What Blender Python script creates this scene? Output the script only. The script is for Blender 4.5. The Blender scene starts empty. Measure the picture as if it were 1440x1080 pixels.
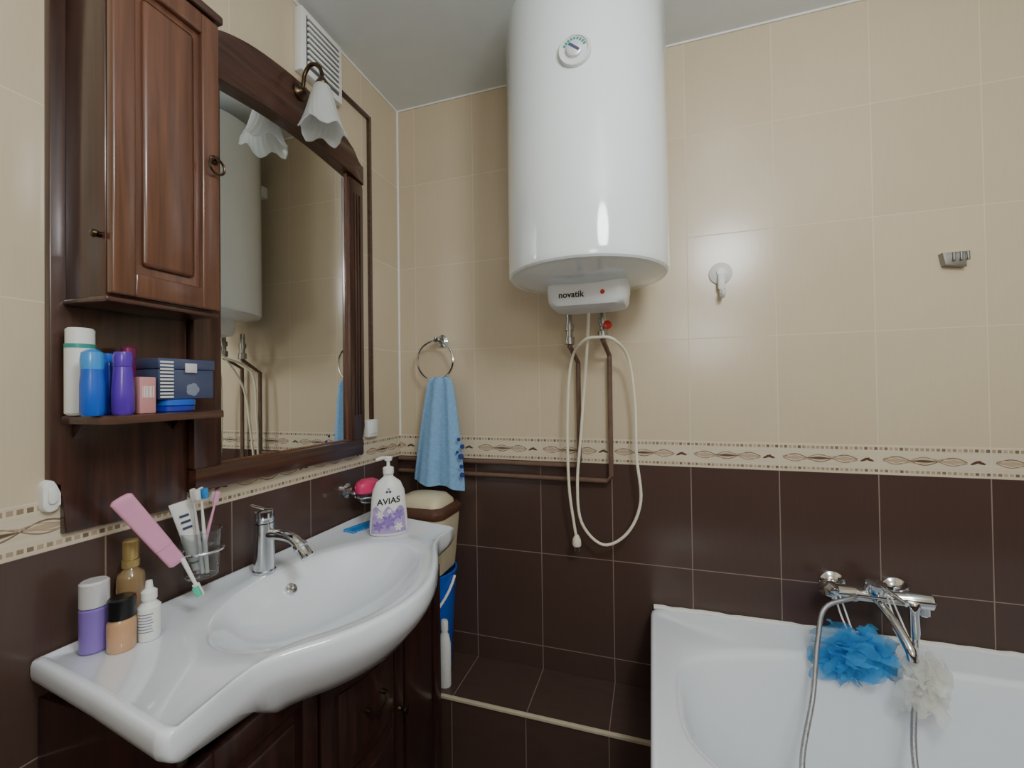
import bpy,bmesh,math,random
from mathutils import Vector,Matrix,noise
random.seed(7)
S=bpy.context.scene; COL=S.collection
PI=math.pi
# ---------------------------------------------------------------- camera
F=604.0; TH=math.radians(17.9); PITCH=math.radians(0.66); ROLL=math.radians(0.75)
CAM=Vector((0.958,0,1.28))
f0=Vector((-math.sin(TH),math.cos(TH),0)); r0=Vector((math.cos(TH),math.sin(TH),0)); z0=Vector((0,0,1))
FW=(f0*math.cos(PITCH)+z0*math.sin(PITCH)).normalized(); U0=(z0*math.cos(PITCH)-f0*math.sin(PITCH)).normalized()
RT=r0*math.cos(ROLL)-U0*math.sin(ROLL); UP=U0*math.cos(ROLL)+r0*math.sin(ROLL)
cd=bpy.data.cameras.new('camera'); cam=bpy.data.objects.new('camera',cd); COL.objects.link(cam)
cd.sensor_width=36; cd.lens=F/1440*36; cd.clip_start=.01
mw=Matrix.Identity(4)
for i in range(3):
    mw[i][0]=RT[i]; mw[i][1]=UP[i]; mw[i][2]=-FW[i]; mw[i][3]=CAM[i]
cam.matrix_world=mw; S.camera=cam
def P(px,py,x=None,y=None,z=None):
    d=RT*(px-720)+UP*(540-py)+FW*F
    if x is not None: t=(x-CAM.x)/d.x
    elif y is not None: t=(y-CAM.y)/d.y
    else: t=(z-CAM.z)/d.z
    return CAM+d*t
# ---------------------------------------------------------------- materials
def lin(c):
    o=[]
    for v in c:
        v=v/255.0
        o.append(v/12.92 if v<=.04045 else ((v+.055)/1.055)**2.4)
    return (o[0],o[1],o[2],1)
def newmat(name):
    m=bpy.data.materials.new(name); m.use_nodes=True
    nt=m.node_tree; b=nt.nodes['Principled BSDF']
    return m,nt,b
def setin(nt,s,v):
    if isinstance(v,bpy.types.NodeSocket): nt.links.new(v,s)
    else: s.default_value=v
def mth(nt,op,a,b=None,c=None):
    n=nt.nodes.new('ShaderNodeMath'); n.operation=op
    setin(nt,n.inputs[0],a)
    if b is not None: setin(nt,n.inputs[1],b)
    if c is not None: setin(nt,n.inputs[2],c)
    return n.outputs[0]
def mix(nt,f,a,b):
    n=nt.nodes.new('ShaderNodeMixRGB'); setin(nt,n.inputs[0],f); setin(nt,n.inputs[1],a); setin(nt,n.inputs[2],b)
    return n.outputs[0]
def mat(name,col,rough=.4,metal=0,coat=0,trans=0,var=.06,scale=18,bump=0,sss=0,alpha=1,ior=1.45,stretch=None,thin=0):
    m,nt,b=newmat(name); c=lin(col)
    n=nt.nodes.new('ShaderNodeTexNoise'); n.inputs['Scale'].default_value=scale; n.inputs['Detail'].default_value=4
    tc=nt.nodes.new('ShaderNodeTexCoord'); mp=nt.nodes.new('ShaderNodeMapping')
    nt.links.new(tc.outputs['Object'],mp.inputs[0]); nt.links.new(mp.outputs[0],n.inputs['Vector'])
    if stretch: mp.inputs['Scale'].default_value=stretch
    d=tuple(x*(1-var*2.5) for x in c[:3])+(1,); l=tuple(min(1,x*(1+var*1.5)) for x in c[:3])+(1,)
    cc=mix(nt,n.outputs[0],d,l)
    nt.links.new(cc,b.inputs['Base Color'])
    b.inputs['Roughness'].default_value=rough; b.inputs['Metallic'].default_value=metal; b.inputs['Alpha'].default_value=alpha
    b.inputs['Coat Weight'].default_value=coat; b.inputs['Coat Roughness'].default_value=.08
    b.inputs['Transmission Weight'].default_value=trans; b.inputs['IOR'].default_value=ior
    if sss: b.inputs['Subsurface Weight'].default_value=sss; b.inputs['Subsurface Scale'].default_value=.01
    if bump:
        bp=nt.nodes.new('ShaderNodeBump'); bp.inputs['Strength'].default_value=bump; bp.inputs['Distance'].default_value=.003
        nt.links.new(n.outputs[0],bp.inputs['Height']); nt.links.new(bp.outputs[0],b.inputs['Normal'])
    if thin:
        tr=nt.nodes.new('ShaderNodeBsdfTranslucent'); nt.links.new(cc,tr.inputs['Color'])
        ms=nt.nodes.new('ShaderNodeMixShader'); ms.inputs[0].default_value=thin
        nt.links.new(b.outputs[0],ms.inputs[1]); nt.links.new(tr.outputs[0],ms.inputs[2])
        src=ms.outputs[0]
        if alpha<1:
            tp=nt.nodes.new('ShaderNodeBsdfTransparent'); m2=nt.nodes.new('ShaderNodeMixShader'); m2.inputs[0].default_value=alpha
            b.inputs['Alpha'].default_value=1
            nt.links.new(tp.outputs[0],m2.inputs[1]); nt.links.new(src,m2.inputs[2]); src=m2.outputs[0]
        nt.links.new(src,nt.nodes['Material Output'].inputs['Surface'])
    return m
def wood(name,dark,light,axis='z',rough=.28,coat=.5):
    m,nt,b=newmat(name)
    tc=nt.nodes.new('ShaderNodeTexCoord'); mp=nt.nodes.new('ShaderNodeMapping')
    mp.inputs['Scale'].default_value={'z':(60,60,3),'y':(60,3,60)}[axis]
    nt.links.new(tc.outputs['Object'],mp.inputs[0])
    n=nt.nodes.new('ShaderNodeTexNoise'); n.inputs['Scale'].default_value=1.2; n.inputs['Detail'].default_value=6; n.inputs['Distortion'].default_value=.6
    nt.links.new(mp.outputs[0],n.inputs['Vector'])
    cr=nt.nodes.new('ShaderNodeValToRGB'); cr.color_ramp.elements[0].position=.32; cr.color_ramp.elements[1].position=.7
    cr.color_ramp.elements[0].color=lin(dark); cr.color_ramp.elements[1].color=lin(light)
    nt.links.new(n.outputs[0],cr.inputs[0]); nt.links.new(cr.outputs[0],b.inputs['Base Color'])
    b.inputs['Roughness'].default_value=rough; b.inputs['Coat Weight'].default_value=coat; b.inputs['Coat Roughness'].default_value=.12
    return m
DK0,DK1,DG=(72,54,49),(86,67,60),(140,123,112)
def tiles(name,ua,off,upper=True):
    m,nt,b=newmat(name)
    g=nt.nodes.new('ShaderNodeNewGeometry'); sp=nt.nodes.new('ShaderNodeSeparateXYZ'); nt.links.new(g.outputs['Position'],sp.inputs[0])
    U=sp.outputs[ua]; Z=sp.outputs['Z']
    up=mth(nt,'GREATER_THAN',Z,1.06)
    a=mth(nt,'DIVIDE',mth(nt,'SUBTRACT',U,off),.25)
    zo=mth(nt,'ADD',mth(nt,'MULTIPLY',up,1.104-.361),.361)
    c=mth(nt,'DIVIDE',mth(nt,'SUBTRACT',Z,zo),.33)
    def edge(v,s):
        fr=mth(nt,'FRACT',mth(nt,'ADD',v,100.0)); return mth(nt,'MULTIPLY',mth(nt,'MINIMUM',fr,mth(nt,'SUBTRACT',1.0,fr)),s)
    d=mth(nt,'MINIMUM',edge(a,.25),edge(c,.33))
    gr=mth(nt,'LESS_THAN',d,.0013)
    cb=nt.nodes.new('ShaderNodeCombineXYZ'); setin(nt,cb.inputs[0],mth(nt,'FLOOR',a)); setin(nt,cb.inputs[1],mth(nt,'FLOOR',c))
    wn=nt.nodes.new('ShaderNodeTexWhiteNoise'); nt.links.new(cb.outputs[0],wn.inputs['Vector'])
    cs=nt.nodes.new('ShaderNodeCombineXYZ'); setin(nt,cs.inputs[0],mth(nt,'MULTIPLY',U,260.0)); setin(nt,cs.inputs[1],mth(nt,'MULTIPLY',Z,9.0))
    ns=nt.nodes.new('ShaderNodeTexNoise'); ns.inputs['Scale'].default_value=1; ns.inputs['Detail'].default_value=3; nt.links.new(cs.outputs[0],ns.inputs['Vector'])
    n2=nt.nodes.new('ShaderNodeTexNoise'); n2.inputs['Scale'].default_value=6; n2.inputs['Detail'].default_value=3; nt.links.new(g.outputs['Position'],n2.inputs['Vector'])
    fac=mth(nt,'ADD',mth(nt,'MULTIPLY',ns.outputs[0],.4),mth(nt,'ADD',mth(nt,'MULTIPLY',wn.outputs[0],.25),mth(nt,'MULTIPLY',n2.outputs[0],.35)))
    fd=mth(nt,'ADD',mth(nt,'MULTIPLY',ns.outputs[0],.5),mth(nt,'ADD',mth(nt,'MULTIPLY',n2.outputs[0],.3),mth(nt,'MULTIPLY',wn.outputs[0],.2)))
    be=mix(nt,fac,lin((197,180,153)),lin((214,199,172)))
    dk=mix(nt,fd,lin(DK0),lin(DK1))
    body=mix(nt,up,dk,be); grout=mix(nt,up,lin(DG),lin((213,200,176)))
    nt.links.new(mix(nt,gr,body,grout),b.inputs['Base Color'])
    setin(nt,b.inputs['Roughness'],mth(nt,'ADD',mth(nt,'MULTIPLY',gr,.4),.22))
    bp=nt.nodes.new('ShaderNodeBump'); bp.inputs['Strength'].default_value=.13; bp.inputs['Distance'].default_value=.001
    h=mth(nt,'SUBTRACT',mth(nt,'MULTIPLY',ns.outputs[0],.4),mth(nt,'MULTIPLY',gr,.5))
    nt.links.new(h,bp.inputs['Height']); nt.links.new(bp.outputs[0],b.inputs['Normal'])
    return m
def flat_tiles(name,ox,oy,sx,sy):
    m,nt,b=newmat(name)
    g=nt.nodes.new('ShaderNodeNewGeometry'); sp=nt.nodes.new('ShaderNodeSeparateXYZ'); nt.links.new(g.outputs['Position'],sp.inputs[0])
    def edge(v,o,s):
        fr=mth(nt,'FRACT',mth(nt,'ADD',mth(nt,'DIVIDE',mth(nt,'SUBTRACT',v,o),s),100.0)); return mth(nt,'MULTIPLY',mth(nt,'MINIMUM',fr,mth(nt,'SUBTRACT',1.0,fr)),s)
    gr=mth(nt,'LESS_THAN',mth(nt,'MINIMUM',edge(sp.outputs['X'],ox,sx),edge(sp.outputs['Y'],oy,sy)),.0014)
    n=nt.nodes.new('ShaderNodeTexNoise'); n.inputs['Scale'].default_value=10
    nt.links.new(mix(nt,gr,mix(nt,n.outputs[0],lin(DK0),lin(DK1)),lin(DG)),b.inputs['Base Color'])
    b.inputs['Roughness'].default_value=.3
    return m
def border(name,ua,off):
    m,nt,b=newmat(name)
    g=nt.nodes.new('ShaderNodeNewGeometry'); sp=nt.nodes.new('ShaderNodeSeparateXYZ'); nt.links.new(g.outputs['Position'],sp.inputs[0])
    u=mth(nt,'FRACT',mth(nt,'ADD',mth(nt,'DIVIDE',mth(nt,'SUBTRACT',sp.outputs[ua],off),.25),100.0))
    v=mth(nt,'DIVIDE',mth(nt,'SUBTRACT',sp.outputs['Z'],1.021),.083)
    def band(x,lo,hi): return mth(nt,'MULTIPLY',mth(nt,'GREATER_THAN',x,lo),mth(nt,'LESS_THAN',x,hi))
    n=nt.nodes.new('ShaderNodeTexNoise'); n.inputs['Scale'].default_value=14
    base=mix(nt,n.outputs[0],lin((200,186,161)),lin((220,209,187)))
    fu=mth(nt,'FRACT',mth(nt,'MULTIPLY',u,21.0))
    sq=mth(nt,'MULTIPLY',band(fu,.16,.84),mth(nt,'MAXIMUM',band(v,.08,.17),band(v,.84,.94)))
    fk=mth(nt,'FLOOR',mth(nt,'MULTIPLY',u,21.0)); wn=nt.nodes.new('ShaderNodeTexWhiteNoise'); wn.noise_dimensions='1D'; nt.links.new(fk,wn.inputs['W'])
    col=mix(nt,sq,base,mix(nt,wn.outputs[0],lin((122,98,80)),lin((188,168,140))))
    win=band(u,.04,.80)
    ph=mth(nt,'MULTIPLY',mth(nt,'SUBTRACT',u,.04),PI*3/.76)
    sn=mth(nt,'SINE',ph)
    def ribbon(col,amp,sh,th,cc):
        s=mth(nt,'MULTIPLY',mth(nt,'SINE',mth(nt,'ADD',ph,sh)),amp)
        w=mth(nt,'LESS_THAN',mth(nt,'ABSOLUTE',mth(nt,'SUBTRACT',mth(nt,'SUBTRACT',v,.5),s)),th)
        return mix(nt,mth(nt,'MULTIPLY',w,win),col,lin(cc))
    ins=mth(nt,'MULTIPLY',win,mth(nt,'LESS_THAN',mth(nt,'ABSOLUTE',mth(nt,'SUBTRACT',v,.5)),mth(nt,'MULTIPLY',mth(nt,'ABSOLUTE',sn),.06)))
    col=mix(nt,ins,col,lin((182,162,136)))
    col=ribbon(col,.13,0,.018,(128,104,84)); col=ribbon(col,.13,PI,.016,(150,126,104)); col=ribbon(col,.09,.6,.011,(172,152,126)); col=ribbon(col,.09,PI-.6,.011,(172,152,126))
    core=mth(nt,'MULTIPLY',band(u,.28,.56),mth(nt,'LESS_THAN',mth(nt,'ABSOLUTE',mth(nt,'SUBTRACT',v,.5)),mth(nt,'MULTIPLY',mth(nt,'ABSOLUTE',sn),.04)))
    col=mix(nt,core,col,lin((98,76,62)))
    for uc,sg in ((.87,1.3),(.91,-.9)):
        sl=mth(nt,'SUBTRACT',mth(nt,'SUBTRACT',v,.5),mth(nt,'MULTIPLY',mth(nt,'SUBTRACT',u,uc),sg))
        lf=mth(nt,'ADD',mth(nt,'POWER',mth(nt,'ABSOLUTE',mth(nt,'DIVIDE',mth(nt,'SUBTRACT',u,uc),.045)),2.0),mth(nt,'POWER',mth(nt,'ABSOLUTE',mth(nt,'DIVIDE',sl,.045)),2.0))
        col=mix(nt,mth(nt,'LESS_THAN',lf,1.0),col,lin((92,68,54)))
    gr=mth(nt,'MAXIMUM',mth(nt,'LESS_THAN',u,.01),mth(nt,'GREATER_THAN',u,.993))
    col=mix(nt,gr,col,lin((214,202,182)))
    nt.links.new(col,b.inputs['Base Color']); b.inputs['Roughness'].default_value=.28
    return m
M={}
M['ceil']=mat('ceiling paint',(220,226,226),.3,var=.02)
M['white']=mat('white enamel',(234,241,243),.1,coat=.6,var=.01)
M['ceramic']=mat('white ceramic',(236,242,249),.07,coat=.8,var=.01)
M['plastic']=mat('white plastic',(232,233,230),.35,var=.02)
M['offwhite']=mat('grey white plastic',(220,223,223),.35,var=.02)
M['cable']=mat('cream cable',(230,224,202),.45,var=.03)
M['chrome']=mat('chrome',(215,218,222),.1,metal=1,var=.02)
M['dull']=mat('dull metal',(150,150,146),.35,metal=.9,var=.05)
M['bronze']=mat('bronze',(84,68,52),.3,metal=.9,var=.1)
M['brassd']=mat('dark brass',(70,58,44),.35,metal=.9,var=.1)
M['mirror']=mat('mirror silver',(240,242,241),.01,metal=1,var=.0)
M['pipe']=mat('brown painted pipe',(112,88,74),.4,var=.16,bump=.2,scale=30)
M['wood']=wood('mahogany',(48,29,24),(80,49,38))
M['woodl']=wood('mahogany door',(84,52,38),(116,75,54))
M['woody']=wood('mahogany rail',(52,31,24),(88,55,42),'y')
M['vanity']=wood('vanity wood',(32,19,17),(60,34,28))
M['black']=mat('black plastic',(22,22,24),.3)
M['towel']=mat('towel cloth',(136,180,222),.95,var=.1,scale=90,bump=.6)
M['navy']=mat('navy print',(44,58,130),.8)
M['frost']=mat('frosted glass',(240,243,242),.3,var=.03,scale=8,thin=.55,coat=.3,alpha=.86)
M['glass']=mat('clear glass',(240,245,245),.03,trans=1,var=0)
M['red']=mat('red plastic',(190,40,36),.35)
M['pink']=mat('pink plastic',(236,166,200),.35,coat=.3)
M['hotpink']=mat('pink soap',(232,62,120),.35,coat=.3)
M['blue']=mat('blue plastic',(28,96,206),.3,coat=.3)
M['deepblue']=mat('deep blue plastic',(24,48,170),.25,coat=.4)
M['sky']=mat('sky blue gel',(60,150,225),.2,coat=.4)
M['purple']=mat('purple plastic',(92,48,178),.25,coat=.4)
M['lilac']=mat('lilac plastic',(136,112,190),.3)
M['silver']=mat('silver cap',(222,222,224),.3,metal=.25)
M['beigeliq']=mat('beige foundation',(198,156,120),.2,coat=.4)
M['amber']=mat('pale gold liquid',(210,178,130),.08,coat=.6,trans=.6)
M['gold']=mat('gold cap',(206,180,120),.25,metal=.6)
M['bin']=mat('beige plastic',(218,206,172),.4)
M['maroon']=mat('brown plastic rim',(92,62,48),.35)
M['loofah']=mat('blue mesh sponge',(96,196,255),.7,var=.05,scale=60,alpha=.55,thin=.5)
M['loofahw']=mat('cream mesh sponge',(255,255,250),.7,var=.0,scale=60,alpha=.55,thin=.5)
M['teal']=mat('teal cap',(52,150,140),.3)
M['slate']=mat('slate blue card',(70,80,110),.3,coat=.4)
M['magenta']=mat('dark magenta',(120,36,84),.3)
M['green']=mat('mint bristle',(90,205,170),.5)
M['trim']=mat('cream edge trim',(206,192,166),.4)
M['sil']=mat('white sealant',(236,236,232),.5,bump=.3)
M['grey']=mat('grey print',(130,140,160),.4)
M['rose']=mat('dusty rose pack',(206,146,146),.4)
M['lav']=mat('lavender label',(190,168,220),.4,var=.25,scale=40)
M['lavd']=mat('violet petals',(146,116,196),.4,var=.2,scale=60)
M['dark']=mat('dark grille',(90,94,98),.5)
M['hose']=mat('shower hose',(170,172,174),.25,metal=.8,scale=400,bump=.5,var=.15)
# ---------------------------------------------------------------- helpers
WL={}
def fin(name,bm,m,parent=None,smooth=True,ang=38,recalc=True):
    if recalc: bmesh.ops.recalc_face_normals(bm,faces=bm.faces)
    xs=[v.co.x for v in bm.verts]; ys=[v.co.y for v in bm.verts]; zs=[v.co.z for v in bm.verts]
    o=Vector(((min(xs)+max(xs))/2,(min(ys)+max(ys))/2,min(zs) if parent is None else (min(zs)+max(zs))/2))
    bmesh.ops.translate(bm,verts=bm.verts,vec=-o)
    me=bpy.data.meshes.new(name); bm.to_mesh(me); bm.free()
    ob=bpy.data.objects.new(name,me); COL.objects.link(ob)
    me.materials.append(M[m] if isinstance(m,str) else m)
    if smooth:
        me.shade_smooth(); me.set_sharp_from_angle(angle=math.radians(ang))
    WL[ob.name]=o
    if parent is not None:
        ob.parent=parent; ob.location=o-WL[parent.name]
    else: ob.location=o
    return ob
def tag(o,label,cat,group=None):
    o['label']=label; o['category']=cat
    if group: o['group']=group
    return o
def struct(o,label=None):
    o['kind']='structure'
    if label: o['label']=label
    return o
def thing(name,label,cat,loc,group=None):
    o=bpy.data.objects.new(name,None); COL.objects.link(o); o.empty_display_size=.03
    o.location=loc; WL[o.name]=Vector(loc); return tag(o,label,cat,group)
def NB(): return bmesh.new()
def box(bm,x0,x1,y0,y1,z0,z1,bev=0,seg=2,Mx=None):
    r=bmesh.ops.create_cube(bm,size=1); vs=r['verts']
    for v in vs:
        v.co=Vector(((x0+x1)/2+v.co.x*(x1-x0),(y0+y1)/2+v.co.y*(y1-y0),(z0+z1)/2+v.co.z*(z1-z0)))
    if bev:
        es=list({e for v in vs for e in v.link_edges})
        r=bmesh.ops.bevel(bm,geom=es,offset=bev,segments=seg,affect='EDGES',profile=.5)
        vs=r['verts'] if Mx is None else list({v for f in r['faces'] for v in f.verts}|set(r['verts']))
    if Mx is not None: bmesh.ops.transform(bm,matrix=Mx,verts=[v for v in vs if v.is_valid])
    return bm
def axm(o,d,up=None):
    d=Vector(d).normalized(); q=d.to_track_quat('Z','Y'); return Matrix.Translation(Vector(o))@q.to_matrix().to_4x4()
def loops(bm,ls,closed=True,cap0=False,cap1=False):
    vv=[[bm.verts.new(p) for p in l] for l in ls]; n=len(ls[0])
    for a,b in zip(vv,vv[1:]):
        for i in range(n if closed else n-1):
            j=(i+1)%n
            try: bm.faces.new((a[i],a[j],b[j],b[i]))
            except ValueError: pass
    if cap0: bm.faces.new(vv[0][::-1])
    if cap1: bm.faces.new(vv[-1])
    return vv
def lathe(bm,prof,Mx=None,seg=32,sx=1,sy=1,fn=None,cap=True):
    Mx=Mx or Matrix.Identity(4); ls=[]
    for r,h in prof:
        r=max(r,1e-5)
        ls.append([Mx@Vector((r*sx*math.cos(2*PI*i/seg),r*sy*math.sin(2*PI*i/seg),h)) for i in range(seg)])
    loops(bm,ls,True,cap,cap); return bm
def T(x,y,z,rz=0): return Matrix.Translation((x,y,z))@Matrix.Rotation(rz,4,'Z')
def cat(pts,n=8,closed=False):
    pts=[Vector(p) for p in pts]; out=[]; N=len(pts)
    rng=range(N if closed else N-1)
    for i in rng:
        g=(lambda k: pts[k%N]) if closed else (lambda k: pts[max(0,min(N-1,k))])
        a,b,c,d=g(i-1),g(i),g(i+1),g(i+2)
        for k in range(n):
            t=k/n; out.append(.5*((2*b)+(c-a)*t+(2*a-5*b+4*c-d)*t*t+(3*b-a-3*c+d)*t**3))
    if not closed: out.append(pts[-1])
    return out
def tube(bm,pts,r,seg=10,closed=False,sm=0):
    pts=cat(pts,sm,closed) if sm else [Vector(p) for p in pts]
    n=len(pts); rr=r if callable(r) else (lambda t:r)
    up=None; ls=[]
    for i,p in enumerate(pts):
        if closed: d=(pts[(i+1)%n]-pts[i-1])
        else: d=pts[min(n-1,i+1)]-pts[max(0,i-1)]
        d.normalize()
        if up is None:
            up=d.orthogonal().normalized()
        up=(up-d*up.dot(d)).normalized(); s=d.cross(up)
        q=rr(i/(n-1))
        ls.append([p+up*(q*math.cos(2*PI*k/seg))+s*(q*math.sin(2*PI*k/seg)) for k in range(seg)])
    if closed: ls.append(list(ls[0])); loops(bm,ls); bmesh.ops.remove_doubles(bm,verts=bm.verts,dist=1e-6)
    else: loops(bm,ls,True,True,True)
    return bm
def prism(bm,pts,fn,w0,w1,bev=0):
    a=[bm.verts.new(fn(u,v,w0)) for u,v in pts]; b=[bm.verts.new(fn(u,v,w1)) for u,v in pts]
    n=len(pts); bm.faces.new(a[::-1]); top=bm.faces.new(b)
    for i in range(n): bm.faces.new((a[i],a[(i+1)%n],b[(i+1)%n],b[i]))
    if bev: bmesh.ops.bevel(bm,geom=list(top.edges),offset=bev,segments=2,affect='EDGES',profile=.5)
    return bm
def text(s,size,fn,bold=False):
    cu=bpy.data.curves.new('t','FONT'); cu.body=s; cu.size=size; cu.align_x='CENTER'; cu.align_y='CENTER'; cu.resolution_u=3
    if bold: cu.offset=size*.02
    o=bpy.data.objects.new('t',cu); COL.objects.link(o); bpy.context.view_layer.update()
    me=bpy.data.meshes.new_from_object(o.evaluated_get(bpy.context.evaluated_depsgraph_get()))
    bm=bmesh.new(); bm.from_mesh(me)
    for v in bm.verts: v.co=fn(v.co.x,v.co.y)
    bpy.data.objects.remove(o); bpy.data.curves.remove(cu); bpy.data.meshes.remove(me)
    return bm
# ---------------------------------------------------------------- room
X1=2.66; Y0=-1.15; Y1=1.5; H=2.405
tb=tiles('back wall tiles','X',.327); tl=tiles('left wall tiles','Y',.0235)
def slab(name,b,m): return struct(fin(name,box(NB(),*b),m,smooth=False))
slab('wall_left',(-.1,0,Y0-.1,Y1+.1,0,H),tl)
slab('wall_back',(0,X1,Y1,Y1+.1,0,H),tb)
slab('wall_right',(X1,X1+.1,Y0-.1,Y1+.1,0,H),tl)
slab('wall_front',(0,X1,Y0-.1,Y0,0,H),tb)
slab('floor',(-.1,X1+.1,Y0-.1,Y1+.1,-.1,0),flat_tiles('floor tiles',.0,.0,.33,.33))
slab('ceiling',(-.1,X1+.1,Y0-.1,Y1+.1,H,H+.1),'ceil')
slab('trim_1',(0.0015,X1,Y1-.0015,Y1,1.021,1.104),border('border back','X',.327))
slab('trim_2',(0,.0015,Y0,Y1,1.021,1.104),border('border left','Y',.0235))
bm=NB(); tube(bm,[(0.002,Y1-.002,1.1),(0.002,Y1-.002,H)],.005,6); struct(fin('trim_3',bm,'sil'))
bm=NB(); tube(bm,[(0.002,Y0,H-.002),(0.002,Y1-.003,H-.002),(X1,Y1-.003,H-.002)],.004,6); struct(fin('trim_4',bm,'sil'))
LY=1.273; LZ=.28
slab('wall_ledge',(0,.945,LY,Y1,0,LZ),flat_tiles('ledge tiles',.327,LY-.05,.25,.6))
struct(fin('trim_5',box(NB(),0,.945,LY-.004,LY+.008,LZ-.006,LZ+.003,.001),'trim'))
# ---------------------------------------------------------------- boiler
BX,BY,BR=.787,1.246,.225; BZ0,BZ1=1.600,2.37
R_=thing('water_heater','large white cylindrical electric water heater hung on the tiled back wall','water heater',(BX,BY,BZ0-.1))
bm=NB()
prof=[(.0,BZ0-.032),(.06,BZ0-.031),(.12,BZ0-.026),(.17,BZ0-.017),(.20,BZ0-.009),(.212,BZ0-.006),(.219,BZ0-.006),(.2235,BZ0-.001),(BR,BZ0+.006),(BR,BZ0+.02),(BR,BZ1-.06),(.21,BZ1-.025),(.17,BZ1-.008),(.08,BZ1),(0,BZ1)]
lathe(bm,prof,T(BX,BY,0),96); fin('tank',bm,'white',R_,ang=25)
bm=NB(); box(bm,BX-.09,BX+.09,BY+.20,Y1,2.15,2.2,.003); fin('mounting_bracket',bm,'plastic',R_)
CY=BY+.016; CZ=BZ0-.030
bm=NB()
def rr(w,d,z,n=6):
    o=[]; r=.03
    for cx,cy,a0 in ((w-r,d-r,0),(-w+r,d-r,90),(-w+r,-d+r,180),(w-r,-d+r,270)):
        for k in range(n+1):
            a=math.radians(a0+90*k/n); o.append(Vector((BX+.004+cx+r*math.cos(a),CY+cy+r*math.sin(a),z)))
    return o
loops(bm,[rr(.114,.076,CZ+.010),rr(.114,.076,CZ-.012),rr(.110,.075,CZ-.045),rr(.103,.068,CZ-.058),rr(.085,.05,CZ-.064),rr(.06,.034,CZ-.066)],True,True,True)
cov=fin('bottom_cover',bm,'offwhite',R_,ang=40)
fy=CY-.0775
fin('logo_text',text('novatik',.024,lambda x,y:Vector((BX-.036+x,fy,CZ-.030+y)),True),'black',cov,False)
bm=NB(); lathe(bm,[(0,0),(.006,0),(.006,.003),(.003,.006),(0,.006)],axm((BX+.05,fy+.003,CZ-.028),(0,-1,0)),16); fin('indicator_light',bm,'red',cov)
d=RT*(808-720)+UP*(540-72)+FW*F; o2=Vector((CAM.x-BX,CAM.y-BY)); dd=Vector((d.x,d.y))
A=dd.dot(dd);B=2*o2.dot(dd);Cc=o2.dot(o2)-BR*BR; t=(-B-math.sqrt(B*B-4*A*Cc))/(2*A); dp=CAM+d*t
nrm=Vector((dp.x-BX,dp.y-BY,0)).normalized(); Dm=axm(dp-nrm*.004,nrm)
bm=NB(); lathe(bm,[(0,0),(.040,0),(.040,.008),(.037,.012),(.033,.012),(.032,.009),(0,.009)],Dm,40); dial=fin('thermostat_dial',bm,'offwhite',R_)
sd=Vector((-nrm.y,nrm.x,0))
def dpt(x,y,w): return dp+nrm*(w-.004)+sd*x+Vector((0,0,1))*y
bm=NB()
for k in range(9):
    a=math.radians(25+k*16)
    q=[dpt(r*math.cos(a+s),r*math.sin(a+s),.0098) for r,s in ((.023,-.1),(.030,-.1),(.030,.1),(.023,.1))]
    bm.faces.new([bm.verts.new(v) for v in q])
fin('scale_marks',bm,'teal',dial,False)
bm=NB(); lathe(bm,[(0,.008),(.020,.008),(.019,.016),(.016,.018),(0,.018)],Dm,32); kn=fin('knob',bm,'silver',dial)
bm=NB(); q=[dpt(-.014,.008,.0186),dpt(-.010,.013,.0186),dpt(.014,-.006,.0186),dpt(.010,-.011,.0186)]; bm.faces.new([bm.verts.new(v) for v in q]); fin('pointer',bm,'slate',dial,False)
# ---------------------------------------------------------------- pipes
PY=1.475
def pw(px,py,y=PY): return P(px,py,y=y)
def pipe(name,pts,label,valve,handle):
    t=thing(name,label,'pipe',pts[-1])
    bm=NB(); tube(bm,pts,.0082,12); fin('pipe_run',bm,'pipe',t)
    top=Vector(pts[0])
    bm=NB(); lathe(bm,[(.012,-.015),(.016,-.015),(.016,.008),(.010,.01),(.010,.03),(.014,.03),(.014,.05),(.009,.05),(.009,.09)],T(top.x,top.y,top.z),16); v=fin('valve',bm,valve,t)
    if handle:
        bm=NB(); lathe(bm,[(0,0),(.004,0),(.004,.02),(.013,.022),(.014,.028),(.01,.03),(0,.03)],axm(top+Vector((.008,-.01,.02)),(.4,-1,.1)),12); fin('valve_handle',bm,handle,v)
    return t
a=pw(808,482); a.y=1.38
b=pw(813,510); c=pw(817,655); c.x=b.x; c2=pw(700,650); c.z=c2.z
pipe('water_pipe',[a,a-Vector((0,0,.02)),Vector((b.x,PY,b.z)),Vector((b.x,PY,c.z+.015)),Vector((b.x-.015,PY,c.z)),Vector((.32,PY,c.z)),Vector((.012,PY,c.z))],'brown water pipe from heater left outlet, upper of two running along wall','dull',None)
a=pw(852,474); a.y=1.38
b=pw(857,500); dz=pw(850,676).z
pipe('water_pipe',[a,a-Vector((0,0,.02)),Vector((b.x,PY,b.z)),Vector((b.x,PY,dz+.015)),Vector((b.x-.015,PY,dz)),Vector((.32,PY,dz)),Vector((.012,PY,dz))],'brown water pipe from red-handled valve, lower of two running along wall','dull','red')
pts=[(828,430,1.27),(826,480,1.35),(822,540,1.42),(817,610,1.435),(812,680,1.44),(818,735,1.44),(848,766,1.44),(882,750,1.44),(901,705,1.44),(895,640,1.44),(893,570,1.44),(884,505,1.42),(864,478,1.34),(842,474,1.33),(820,480,1.34),(803,510,1.42),(798,590,1.43),(800,680,1.435),(807,735,1.44),(811,757,1.44)]
t=thing('power_cable','looped cream power cable dangling with plug below the water heater','cable',P(811,768,y=1.44))
bm=NB(); tube(bm,[P(x,y,y=w) for x,y,w in pts],.0048,8,sm=6); fin('cord',bm,'cable',t)
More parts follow.
